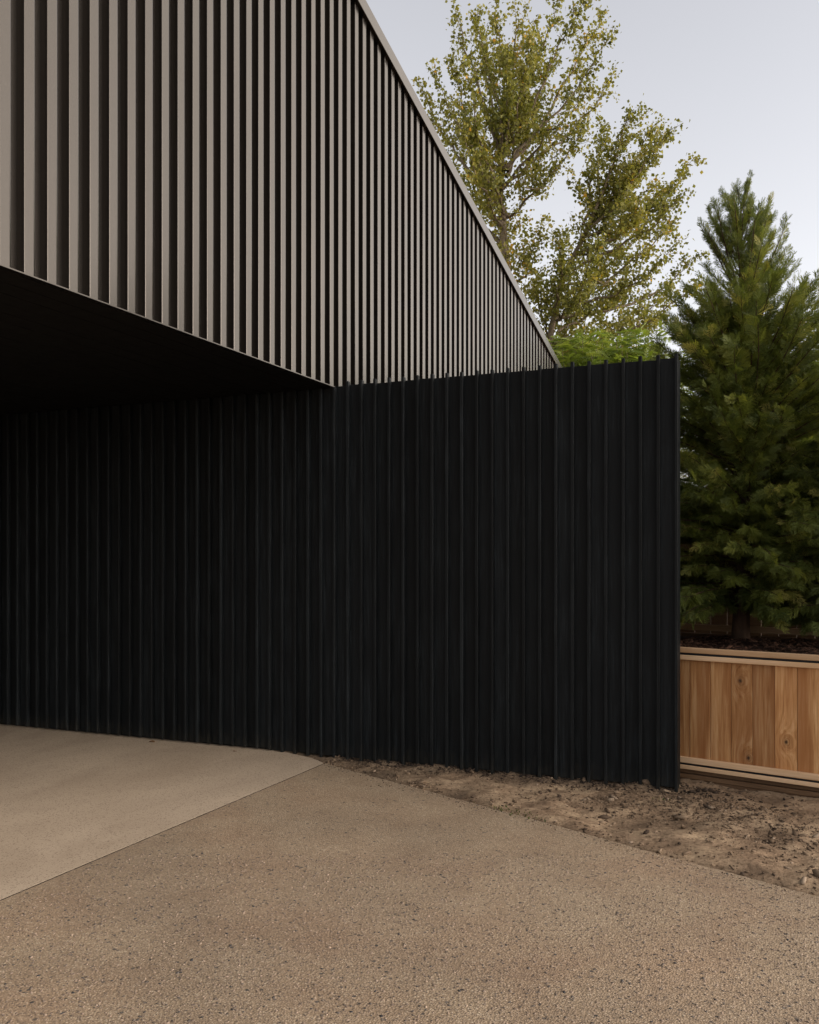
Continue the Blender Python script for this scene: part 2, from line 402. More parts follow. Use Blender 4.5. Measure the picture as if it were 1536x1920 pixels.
# irregular lumps used for clods, pebbles and mulch
ICO_V = []; 
bm = bmesh.new(); bmesh.ops.create_icosphere(bm, subdivisions=1, radius=1.0)
ICO_V = np.array([v.co[:] for v in bm.verts]); ICO_F = np.array([[v.index for v in f.verts] for f in bm.faces]); bm.free()
def lumps(P, size, squash, tint, elong=0.5):
    n = len(P)
    a = rng.uniform(0, 2 * np.pi, n); ca, sa = np.cos(a), np.sin(a)
    base = ICO_V[None] * (1 + rng.uniform(-0.28, 0.28, (n, len(ICO_V), 1)))
    base = base * np.stack([1 + rng.uniform(0, elong, n), 1 - rng.uniform(0, elong * 0.7, n), squash], -1)[:, None, :]
    tl = rng.uniform(-0.5, 0.5, n); ct, st = np.cos(tl)[:, None], np.sin(tl)[:, None]
    x = base[..., 0] * ct - base[..., 2] * st; z = base[..., 0] * st + base[..., 2] * ct
    y = base[..., 1]
    V = np.stack([x * ca[:, None] - y * sa[:, None], x * sa[:, None] + y * ca[:, None], z], -1) * size[:, None, None] + P[:, None, :]
    F = (ICO_F[None] + (np.arange(n) * len(ICO_V))[:, None, None]).reshape(-1, 3)
    return V.reshape(-1, 3), F, np.repeat(tint, len(ICO_V))

def scatter_dirt(n, xr, yr, dens):
    x = rng.uniform(*xr, n * 4); y = rng.uniform(*yr, n * 4)
    dd = y - np.interp(x, ex[o_], ey[o_])
    w = np.where(dd > 0.015, dens(x, y, dd), 0)
    k = rng.uniform(0, 1, n * 4) < w
    return x[k][:n], y[k][:n]
def dens_all(x, y, dd):
    near_f = np.exp(-((y + 0.02) / 0.16) ** 2) * np.clip((3.0 - x) / 0.6, 0, 1)
    patch = np.exp(-(((x - 2.55) / 0.55) ** 2 + ((y + 0.38) / 0.30) ** 2)) + 0.8 * np.exp(-(((x - 3.3) / 0.45) ** 2 + ((y + 0.75) / 0.3) ** 2))
    cl = vnoise(x * 3.3, y * 3.3, 9) ** 2
    return np.clip(0.05 + 1.0 * near_f + 0.85 * patch + 0.28 * cl + 0.25 * np.exp(-dd / 0.08), 0, 1)
cx, cy = scatter_dirt(26000, (0.0, 5.0), (-2.6, 1.6), dens_all)
cs = 0.0022 + 0.009 * rng.random(len(cx)) ** 4 + 0.018 * (rng.random(len(cx)) < 0.03) * rng.random(len(cx))
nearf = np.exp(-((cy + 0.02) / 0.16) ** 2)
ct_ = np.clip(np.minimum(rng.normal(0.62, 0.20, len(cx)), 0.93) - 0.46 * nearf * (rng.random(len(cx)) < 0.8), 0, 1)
cz = ground_z(cx, cy) + cs * 0.25
# crumbs of soil spilled on to the paving along its edge
qi = rng.integers(0, len(e2), 2600); qo = np.abs(rng.normal(0, 0.055, 2600)) * (0.4 + 1.2 * vnoise(qi * 0.11, qi * 0.0, 21))
qx = np.array([e2[i].x for i in qi]) + rng.normal(0, 0.02, 2600); qy = np.array([e2[i].y for i in qi]) - qo
qs = 0.0014 + 0.0035 * rng.random(2600) ** 3
cx, cy, cz, cs = np.r_[cx, qx], np.r_[cy, qy], np.r_[cz, qs * 0.3], np.r_[cs, qs]
ct_ = np.r_[ct_, np.clip(rng.normal(0.5, 0.2, 2600), 0, 0.85)]
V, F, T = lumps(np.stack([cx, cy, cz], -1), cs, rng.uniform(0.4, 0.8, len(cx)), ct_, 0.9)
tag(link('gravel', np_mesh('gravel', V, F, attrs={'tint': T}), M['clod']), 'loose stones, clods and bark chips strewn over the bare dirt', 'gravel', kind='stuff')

# pebbles standing slightly proud of the driveway surface
px_ = rng.uniform(0.1, 5.5, 60000); py_ = rng.uniform(-5.5, -0.5, 60000)
rel = np.stack([px_ - CAM.x, py_ - CAM.y], -1)
dep = rel @ np.array([FWD.x, FWD.y])
keep = (dep > 2.3) & (dep < 4.6) & (np.abs(rel @ np.array([RIGHT.x, RIGHT.y])) < dep * 0.50 + 0.1) & (py_ < np.interp(px_, ex[o_], ey[o_]) - 0.03)
px_, py_ = px_[keep][:16000], py_[keep][:16000]
ps = 0.0028 + 0.0045 * rng.random(len(px_)) ** 2.5
V, F, T = lumps(np.stack([px_, py_, np.full(len(px_), -0.0002)], -1), ps, rng.uniform(0.25, 0.5, len(px_)), np.clip(np.minimum(rng.normal(0.58, 0.18, len(px_)), 0.86) - 0.45 * (rng.random(len(px_)) < 0.09), 0, 1), 0.5)
tag(link('driveway_pebbles', np_mesh('driveway_pebbles', V, F, smooth=True, attrs={'tint': T}), M['pebble']), 'small rounded pebbles exposed in the tan driveway surface', 'pebbles', kind='stuff')

# ================================================================== house
H = 2.75
SL = 0.263
RIDGE_Y = -60.0
def roof_z(y):                                       # top of the rake trim
    return 6.0 - SL * y if y >= RIDGE_Y else 6.0 - SL * RIDGE_Y + SL * (y - RIDGE_Y) * 1.0
Y0, Y1 = -9.0, 8.1
house = empty('house', (0, 0, 0))
tag(house, 'house with dark bronze ribbed metal upper storey overhanging a black carport, sloping roof edge', 'house')

def gable_panel(name, y0, y1, z0, x, thick, mat, parent, top_off):
    ys = [y0] + ([RIDGE_Y] if y0 < RIDGE_Y < y1 else []) + [y1]
    pts = [(y0, z0), (y1, z0)] + [(y, roof_z(y) - top_off) for y in reversed(ys)]
    bm = bmesh.new()
    fr = [bm.verts.new((x, a, b)) for a, b in pts]; bk = [bm.verts.new((x - thick, a, b)) for a, b in pts]
    bm.faces.new(fr); bm.faces.new(list(reversed(bk)))
    n = len(pts)
    for i in range(n):
        j = (i + 1) % n; bm.faces.new((fr[i], bk[i], bk[j], fr[j]))
    bmesh.ops.recalc_face_normals(bm, faces=bm.faces[:])
    me = bpy.data.meshes.new(name); bm.to_mesh(me); bm.free()
    return link(name, me, mat, parent)

PITCH, PH, RW, RD = 0.137893, -2.97204, 0.075, 0.045
wall = gable_panel('cladding_wall', Y0, Y1, H + 0.0125, -RD, 0.12, M['clad'], house, 0.03)
lower = box('lower_wall', (-0.165, 0.05, 0.0), (-RD, Y1, H + 0.010), M['clad'], house)
# one rib profile (unit height), its corners rounded
def rib_mesh():
    c, c2 = 0.003, 0.020                              # crisp near edge, softly rolled far edge
    prof = [(0.0005, 0.0)]
    for k in range(3):
        a = R(-90 + k * 45); prof.append((RD - c + c * math.cos(a), c + c * math.sin(a)))
    for k in range(7):
        a = R(k * 15); prof.append((RD - c2 + c2 * math.cos(a), RW - c2 + c2 * math.sin(a)))
    prof.append((0.0005, RW))
    n = len(prof)
    bm = bmesh.new(); vv = [bm.verts.new((x, y, z)) for z in (0, 1) for x, y in prof]
    for i in range(n - 1):
        f = bm.faces.new((vv[i], vv[i + 1], vv[n + i + 1], vv[n + i])); f.smooth = 4 <= i <= 9
    bm.faces.new(list(reversed(vv[:n]))); bm.faces.new(vv[n:])
    bmesh.ops.recalc_face_normals(bm, faces=bm.faces[:])
    me = bpy.data.meshes.new('rib'); bm.to_mesh(me); bm.free(); return me
rm = rib_mesh()
k0 = int(math.floor((Y0 - PH) / PITCH)) + 1; k1 = int(math.floor((Y1 - 0.1 - PH) / PITCH))
for k in range(k0, k1 + 1):
    y = PH + PITCH * k
    zb = H - 0.002 if y < 0.02 else 0.03
    zt = min(roof_z(y), roof_z(y + RW)) - 0.095
    link('rib', rm, M['clad'], wall, loc=(-RD, y, zb), scale=(1, 1, zt - zb))
fl = box('drip_flashing', (-0.040, Y0, H - 0.009), (0.006, -0.004, H - 0.003), M['clad'], house)

def slope_bar(name, ya, yb, x0, x1, t0, t1, mat, parent):
    """bar following the roof line; t0,t1 = depth below the roof line"""
    bm = bmesh.new(); q = []
    for y in (ya, yb):
        q.append([bm.verts.new((x, y, roof_z(y) - t)) for x, t in ((x0, t0), (x1, t0), (x1, t1), (x0, t1))])
    a, b = q
    for i in range(4):
        j = (i + 1) % 4; bm.faces.new((a[i], a[j], b[j], b[i]))
    bm.faces.new(list(reversed(a))); bm.faces.new(b)
    bmesh.ops.recalc_face_normals(bm, faces=bm.faces[:])
    bmesh.ops.bevel(bm, geom=bm.edges[:], offset=0.003, segments=1, affect='EDGES')
    me = bpy.data.meshes.new(name); bm.to_mesh(me); bm.free()
    return link(name, me, mat, parent)
slope_bar('rake_trim', Y0 - 0.04, Y1 + 0.04, -RD + 0.002, 0.030, 0.0, 0.115, M['clad'], house)
slope_bar('roof', Y0, Y1 + 0.02, -8.2, -RD - 0.002, 0.004, 0.10, M['strip'], house)
# carport soffit: dark boards running along the facade
for i in range(52):
    x1_ = -0.042 - i * 0.142
    box('soffit_board', (x1_ - 0.138, Y0 + 0.01, H - 0.006 - (i % 3) * 0.001), (x1_, 0.060, H + 0.010 - (i % 3) * 0.001), M['black'], house, 0.003)
box('back_wall', (-7.6, Y0 + 0.02, 0.0), (-7.42, 0.06, H - 0.012), M['black'], house)
box('end_wall', (-8.2, Y0, H + 0.013), (-0.17, Y0 + 0.14, roof_z(Y0) - 0.12), M['clad'], house)
box('far_wall', (-8.2, Y1 - 0.14, 0.0), (-0.17, Y1 - 0.01, 3.7), M['clad'], house)
box('rear_wall', (-8.2, 0.2, 0.0), (-8.05, Y1 - 0.16, 3.7), M['clad'], house)

# ================================================================== batten fence that runs on into the carport
fence = empty('batten_fence', (0, 0, 0))
tag(fence, 'tall black stained board and batten fence running out from under the carport', 'fence')
BP = 0.111569; BX = 2.453
nb_ = 88
for k in range(nb_):
    x = BX - BP * k
    inside = x < 0.005
    zt = H - 0.0095 if inside else H
    j = random.uniform(-1, 1)
    top = zt + (0 if inside else j * 0.003); bot = 0.012 if x < -0.5 else random.uniform(-0.004, 0.006)
    b = box('board', (x - BP + 0.0015, 0.0 + random.uniform(0, 0.0022), bot), (x - 0.0005, 0.020, top), M['bwood'], fence, 0.0015)
    bt = H - 0.012 if inside else H + 0.022 + random.uniform(-0.003, 0.003)
    bb = 0.012 if x < -0.5 else -0.018 + random.uniform(-0.006, 0.008)
    m = box('batten', (x + random.uniform(-0.0012, 0.0012), -0.036, bb), (x + 0.0195, -0.0006, bt), M['bwood'], fence, 0.0018)
    m.rotation_euler = (0, random.uniform(-0.0006, 0.0006), 0)
box('end_board', (BX - 0.0004, 0.0, -0.004), (BX + 0.0195, 0.10, H - 0.006), M['bwood'], fence, 0.0015)
for z in (0.35, 1.35, 2.45):
    box('back_rail', (0.01, 0.0215, z), (BX - 0.002, 0.060, z + 0.09), M['bwood'], fence, 0.002)
for x in (0.9, BX - 0.10):
    box('post', (x, 0.0615, -0.12), (x + 0.089, 0.150, 2.62), M['bwood'], fence, 0.003)
box('back_sheet', (-7.4, 0.022, 0.0), (-0.02, 0.05, H - 0.012), M['black'], fence)

# ================================================================== cedar planter
PX0, PY0 = (1275 - 768) / FPX * 6.2, 6.2
P0 = W(1275, HOR, 6.2); P0.z = 0.0
pd = (RIGHT * 0.794 + FWD * -0.608).normalized()
PANG = math.atan2(pd.y, pd.x)
planter = empty('cedar_planter', P0, PANG)
tag(planter, 'long cedar board planter box with double rails, filled with bark mulch under the conifers', 'planter')
# local frame: x along the front to the right, y into the planter
L0, L1, DEP = -1.30, 2.60, 1.42
PP, PB = 0.1366, 0.0677
KN = {3: ((0.42, 0.68), (0.80, 0.19)), 5: ((0.50, 0.32), (0.75, 0.30)), 2: ((0.32, 0.72), (0.74, 0.27)), 1: ((0.55, 0.66), (0.2, 0.72)), 4: ((0.30, 0.75), (0.85, 0.17)), 6: ((0.75, 0.62), (0.6, 0.2))}
i0 = int((L0 - PB) / PP) ; i1 = int((L1 - PB) / PP)
for i in range(i0, i1):
    xa = PB + PP * (i - 1)
    b = box('board', (xa + 0.0012, 0.0 + random.uniform(0, 0.003), 0.13), (xa + PP - 0.0012, 0.020, 0.815), M['cedar'], planter, 0.0015)
    kk = KN.get(i, ((random.random(), random.uniform(.1, .8)), (random.random(), random.uniform(.1, .8))))
    strong = i in (3, 5) or random.random() < 0.3
    (ua, za), (ub, zb) = kk
    b['knot_a'] = (ua * PP, 0.0, za - 0.13 if strong else -5.0)
    b['knot_b'] = (ub * PP, 0.0, zb - 0.13 if (strong and i != 5) else -5.0)
def prail(name, y0, y1, z0, z1, mat):
    n = 2
    return box(name, (L0 - 0.02, y0, z0), (L1 + 0.02, y1, z1), mat, planter, 0.0035)
for r_ in (prail('top_rail', -0.024, 0.012, 0.8415, 0.877, M['rail']), prail('top_rail', -0.026, -0.0012, 0.794, 0.8265, M['rail']),
           prail('base_rail', -0.026, -0.0012, 0.1095, 0.149, M['rail']), prail('base_rail', -0.026, -0.0012, 0.068, 0.0955, M['rail'])):
    r_['knot_a'] = (-50.0, 0.0, 0.0); r_['knot_b'] = (-50.0, 0.0, 0.0)
prail('black_strip', -0.019, -0.0010, 0.8268, 0.8412, M['strip']); prail('black_strip', -0.019, -0.0010, 0.0958, 0.1092, M['strip'])
for z0, z1, y in ((0.037, 0.066, 0.012), (0.003, 0.033, 0.002), (-0.05, 0.001, 0.008)):
    q = box('base_plank', (L0, y - 0.006, z0), (L1, y + 0.03, z1), M['oldcedar'], planter, 0.003)
    q['knot_a'] = (-50.0, 0, 0); q['knot_b'] = (-50.0, 0, 0)
for nm, z0, z1, y0 in (('back_plank', 0.0, 0.30, DEP), ('back_plank', 0.305, 0.60, DEP), ('back_plank', 0.605, 0.86, DEP), ('back_rail', 0.885, 0.935, DEP - 0.03)):
    q = box(nm, (L0, y0, z0), (L1, y0 + 0.03, z1), M['oldcedar'] if nm == 'back_plank' else M['rail'], planter, 0.003)
    q['knot_a'] = (-50.0, 0, 0); q['knot_b'] = (-50.0, 0, 0)
for xs in (L0, L1 - 0.02):
    q = box('end_panel', (xs, 0.022, 0.0), (xs + 0.02, DEP - 0.002, 0.84), M['oldcedar'], planter); q['knot_a'] = (-50.0, 0, 0); q['knot_b'] = (-50.0, 0, 0)
# mulch: a soil sheet with bark chips on it
mx, my = np.meshgrid(np.arange(L0 + 0.03, L1 - 0.02, 0.04), np.arange(0.024, DEP - 0.004, 0.04), indexing='ij')
mz = 0.835 + (vnoise(mx * 5, my * 5, 5) - .5) * 0.05 + 0.02 * np.sin(my / DEP * np.pi)
n1, n2 = mx.shape; idx = np.arange(n1 * n2).reshape(n1, n2)
Fg = np.stack([idx[:-1, :-1], idx[1:, :-1], idx[1:, 1:], idx[:-1, 1:]], -1).reshape(-1, 4)
Vg = np.stack([mx, my, mz], -1).reshape(-1, 3)
tag(link('soil', np_mesh('soil', Vg, Fg, True, {'tint': np.full(len(Vg), 0.25)}), M['mulch'], planter), kind='stuff')
nx_ = rng.uniform(-0.3, 1.6, 5000); ny_ = rng.uniform(0.03, 1.35, 5000)
nz_ = 0.84 + (vnoise(nx_ * 5, ny_ * 5, 5) - .5) * 0.05 + 0.02 * np.sin(ny_ / DEP * np.pi)
V, F, T = lumps(np.stack([nx_, ny_, nz_], -1), rng.uniform(0.007, 0.02, 5000), rng.uniform(0.2, 0.45, 5000), rng.random(5000), 1.2)
tag(link('bark_mulch', np_mesh('bark_mulch', V, F, attrs={'tint': T}), M['mulch'], planter), kind='stuff')

# weathered fence on the boundary behind the planter
bf = empty('boundary_fence', P0 + Vector((math.cos(PANG + R(90)), math.sin(PANG + R(90)), 0)) * 2.1, PANG)
tag(bf, 'weathered brown board fence behind the planter and conifers', 'fence')
for i in range(34):
    q = box('board', (-1.4 + i * 0.145, random.uniform(0, .004), 0.02), (-1.4 + i * 0.145 + 0.141, 0.02, 2.10 + random.uniform(-.004, .004)), M['oldcedar'], bf, 0.002)
    q['knot_a'] = (0.07, 0, -5.0); q['knot_b'] = (0.07, 0, -5.0)
for z in (0.3, 1.75):
    q = box('rail', (-1.4, -0.041, z), (-1.4 + 34 * 0.145, -0.001, z + 0.09), M['oldcedar'], bf, 0.002); q['knot_a'] = (0, 0, -5.0); q['knot_b'] = (0, 0, -5.0)

# ================================================================== vegetation helpers
def place(template_V, template_F, pos, dirs, ups, scale, tint, jitter=0.0):
    """copy a template (x = outward, z = up of the spray) into many frames"""
    d = dirs / (np.linalg.norm(dirs, axis=1, keepdims=True) + 1e-9)
    s = np.cross(ups, d); s /= np.linalg.norm(s, axis=1, keepdims=True) + 1e-9
    u = np.cross(d, s)
    t = template_V
    V = pos[:, None, :] + scale[:, None, None] * (t[None, :, 0:1] * d[:, None, :] + t[None, :, 1:2] * s[:, None, :] + t[None, :, 2:3] * u[:, None, :])
    F = (template_F[None] + (np.arange(len(pos)) * len(t))[:, None, None]).reshape(-1, template_F.shape[1])
    return V.reshape(-1, 3), F, np.repeat(tint, len(t))

def join(parts):
    Vs, Fs, Ts, off = [], [], [], 0
    for V, F, T in parts:
        Vs.append(V); Fs.append(F + off); Ts.append(T); off += len(V)
    return np.concatenate(Vs), np.concatenate(Fs), np.concatenate(Ts)

# ------------------------------------------------------------------ conifers
def spray_template(seed, n_side=9, droop=0.0, width=0.020):
    """flat feathery frond of unit length: stem plus alternating forked branchlets, all narrow kites"""
    r = np.random.default_rng(seed); V, F = [], []
    def blade(p, d, l, w, roll):
        d = d / np.linalg.norm(d); s = np.cross(d, np.array([math.sin(roll), 0.15, math.cos(roll)])); s /= np.linalg.norm(s) + 1e-9
        i = len(V)
        V.extend([p, p + d * l * 0.45 + s * w, p + d * l, p + d * l * 0.45 - s * w]); F.append([i, i + 1, i + 2, i + 3])
    for i in range(n_side):
        f = (i + 0.5) / n_side
        base = np.array([f * 0.85, 0, -droop * f * f])
        for sgn in (-1, 1):
            ln = (0.42 * (1 - f) + 0.16) * r.uniform(0.75, 1.15)
            a = R(r.uniform(28, 48))
            d = np.array([math.cos(a), sgn * math.sin(a), r.uniform(-0.25, 0.3)])
            blade(base, d, ln, width, r.uniform(-0.5, 0.5))
            for q in (0.35, 0.62):
                a2 = a + R(r.uniform(-34, 30))
                d2 = np.array([math.cos(a2), sgn * math.sin(a2), r.uniform(-0.35, 0.35)])
                blade(base + d / np.linalg.norm(d) * ln * q, d2, ln * 0.5, width * 0.8, r.uniform(-0.6, 0.6))
    blade(np.array([0, 0, 0.]), np.array([1, 0, -droop]), 1.0, width * 0.7, 0.0)
    return np.array(V), np.array(F)
SPR = [spray_template(s, 8, dr) for s, dr in ((1, 0.05), (2, 0.15), (3, 0.25), (4, 0.0))]

def conifer(base, height, seed, label, prof, cull=None):
    r = np.random.default_rng(seed)
    t = empty('conifer_tree', base); 
    tag(t, label, 'conifer')
    # trunk
    zs = np.linspace(-0.04, height * 0.97, 16)
    tr = np.stack([0.025 * np.sin(zs * 2.1 + seed), 0.025 * np.cos(zs * 1.7 + seed), zs], -1)
    rad = np.interp(zs, [-0.04, 0.25, height * 0.6, height], [0.078, 0.058, 0.026, 0.004])
    V, F = tubes([(tr, rad)], 10)
    trunk = link('trunk', np_mesh('trunk', V, F, True), M['cbark'], t)
    paths, P, D, U, SC, TI = [], [], [], [], [], []
    nb = 640
    for i in range(nb):
        f = (i + r.random()) / nb
        z = 0.27 + (height - 0.37) * f ** 1.25
        if z > height * 0.66 and r.random() < 0.64: continue
        a = i * 2.39996 + r.uniform(-0.5, 0.5)
        reach = np.interp(z, prof[0], prof[1]) * r.uniform(0.62, 1.12)
        el0 = np.interp(f, [0, 0.3, 0.7, 1], [4, 18, 42, 60]) + r.uniform(-10, 10)   # leaving angle
        el1 = np.interp(f, [0, 0.35, 0.7, 1], [-14, 10, 52, 70]) + r.uniform(-12, 12)   # tip angle
        n = 7; pts = [np.array([np.interp(z, zs, tr[:, 0]), np.interp(z, zs, tr[:, 1]), z])]
        seg_el = np.radians(np.linspace(el0, el1, n))
        L = min(reach / max(0.35, np.mean(np.cos(seg_el))), 0.10 + 1.0 * (height - z))
        aa = a
        for e in seg_el:
            aa += r.uniform(-0.09, 0.09)
            pts.append(pts[-1] + (L / n) * np.array([math.cos(aa) * math.cos(e), math.sin(aa) * math.cos(e), math.sin(e)]))
        pts = np.array(pts)
        paths.append((pts, np.linspace(0.004 + 0.006 * L, 0.0018, n + 1)))
        ns = int(10 + 42 * L)
        btone = r.normal(0, 0.10)
        for q in range(ns):
            g = 0.22 + 0.78 * (q + r.random()) / ns
            k = min(n - 1, int(g * n)); fr = g * n - k
            p_ = pts[k] * (1 - fr) + pts[min(n, k + 1)] * fr
            bd = pts[min(n, k + 1)] - pts[k]; bd /= np.linalg.norm(bd)
            side = np.cross(bd, [0, 0, 1]); side /= np.linalg.norm(side) + 1e-9
            th = r.uniform(-1.45, 1.45) * (1.05 - 0.25 * g)
            up_b = np.interp(f, [0, 0.4, 0.7, 1], [-0.55, -0.12, 0.3, 0.55])
            d_ = bd * math.cos(th) + side * math.sin(th) + np.array([0, 0, up_b + r.uniform(-0.3, 0.3)])
            P.append(p_); D.append(d_)
            U.append(np.array([r.uniform(-1, 1), r.uniform(-1, 1), r.uniform(-0.3, 0.7)]))
            SC.append(r.uniform(0.075, 0.145) * np.interp(z, [height * 0.6, height * 0.95], [1.0, 0.55]))
            TI.append(np.clip(0.48 + btone + r.normal(0, 0.18) + (0.35 if r.random() < 0.06 else 0), 0, 1))
    # leader tuft
    for q in range(7):
        P.append(np.array([np.interp(height, zs, tr[:, 0]), np.interp(height, zs, tr[:, 1]), height - 0.26 + 0.05 * q])); a = q * 2.4
        D.append(np.array([math.cos(a) * 0.55, math.sin(a) * 0.55, 1.0])); U.append(np.array([math.sin(a), -math.cos(a), 0.3])); SC.append(0.085); TI.append(0.45)
    P, D, U, SC, TI = map(np.array, (P, D, U, SC, TI))
    w = r.integers(0, len(SPR), len(P))
    V, F, T = join([place(SPR[s][0], SPR[s][1], P[w == s], D[w == s], U[w == s], SC[w == s], TI[w == s]) for s in range(len(SPR))])
    c = link('crown', np_mesh('crown', V, F, attrs={'tint': T}), M['conifer'], t); c['kind'] = 'stuff'
    V, F = tubes(paths, 4)
    b = link('branches', np_mesh('branches', V, F, True), M['cbark'], trunk); b['kind'] = 'stuff'
    return t
def on_planter(s, d, z=0.84):
    q = P0 + pd * s + Vector((-pd.y, pd.x, 0)) * d; q.z = z; return q
prof_main = ([0, 0.3, 0.6, 1.0, 1.6, 2.0, 2.4, 2.7, 3.0, 3.3], [0.68, 0.82, 0.93, 0.90, 0.70, 0.52, 0.38, 0.27, 0.15, 0.04])
tb = W(1396, HOR, 6.85); tb.z = 0.84
conifer(tb, 3.34, 11, 'feathery green conifer with pointed top growing in the cedar planter', prof_main)
tb2 = tb + pd * 1.22 + Vector((-pd.y, pd.x, 0)) * 0.05
conifer(tb2, 2.75, 23, 'shorter broad conifer growing next to the pointed conifer in the cedar planter', ([0, 0.2, 1.0, 1.5, 2.1, 2.8], [0.75, 0.9, 0.82, 0.62, 0.3, 0.04]))

# ------------------------------------------------------------------ poplar
LEAF_V = np.array([[0, 0, 0], [0.45, 0.42, 0.10], [1.0, 0, -0.06], [0.45, -0.42, 0.10]]); LEAF_F = np.array([[0, 1, 2], [0, 2, 3]])
def polyline(pts, n):
    pts = np.array(pts, float); d = np.r_[0, np.cumsum(np.linalg.norm(np.diff(pts, axis=0), axis=1))]
    s = np.linspace(0, d[-1], n)
    # smooth by cubic-ish resample
    out_ = np.stack([np.interp(s, d, pts[:, k]) for k in range(3)], -1)
    for _ in range(2): out_[1:-1] = 0.25 * out_[:-2] + 0.5 * out_[1:-1] + 0.25 * out_[2:]
    return out_

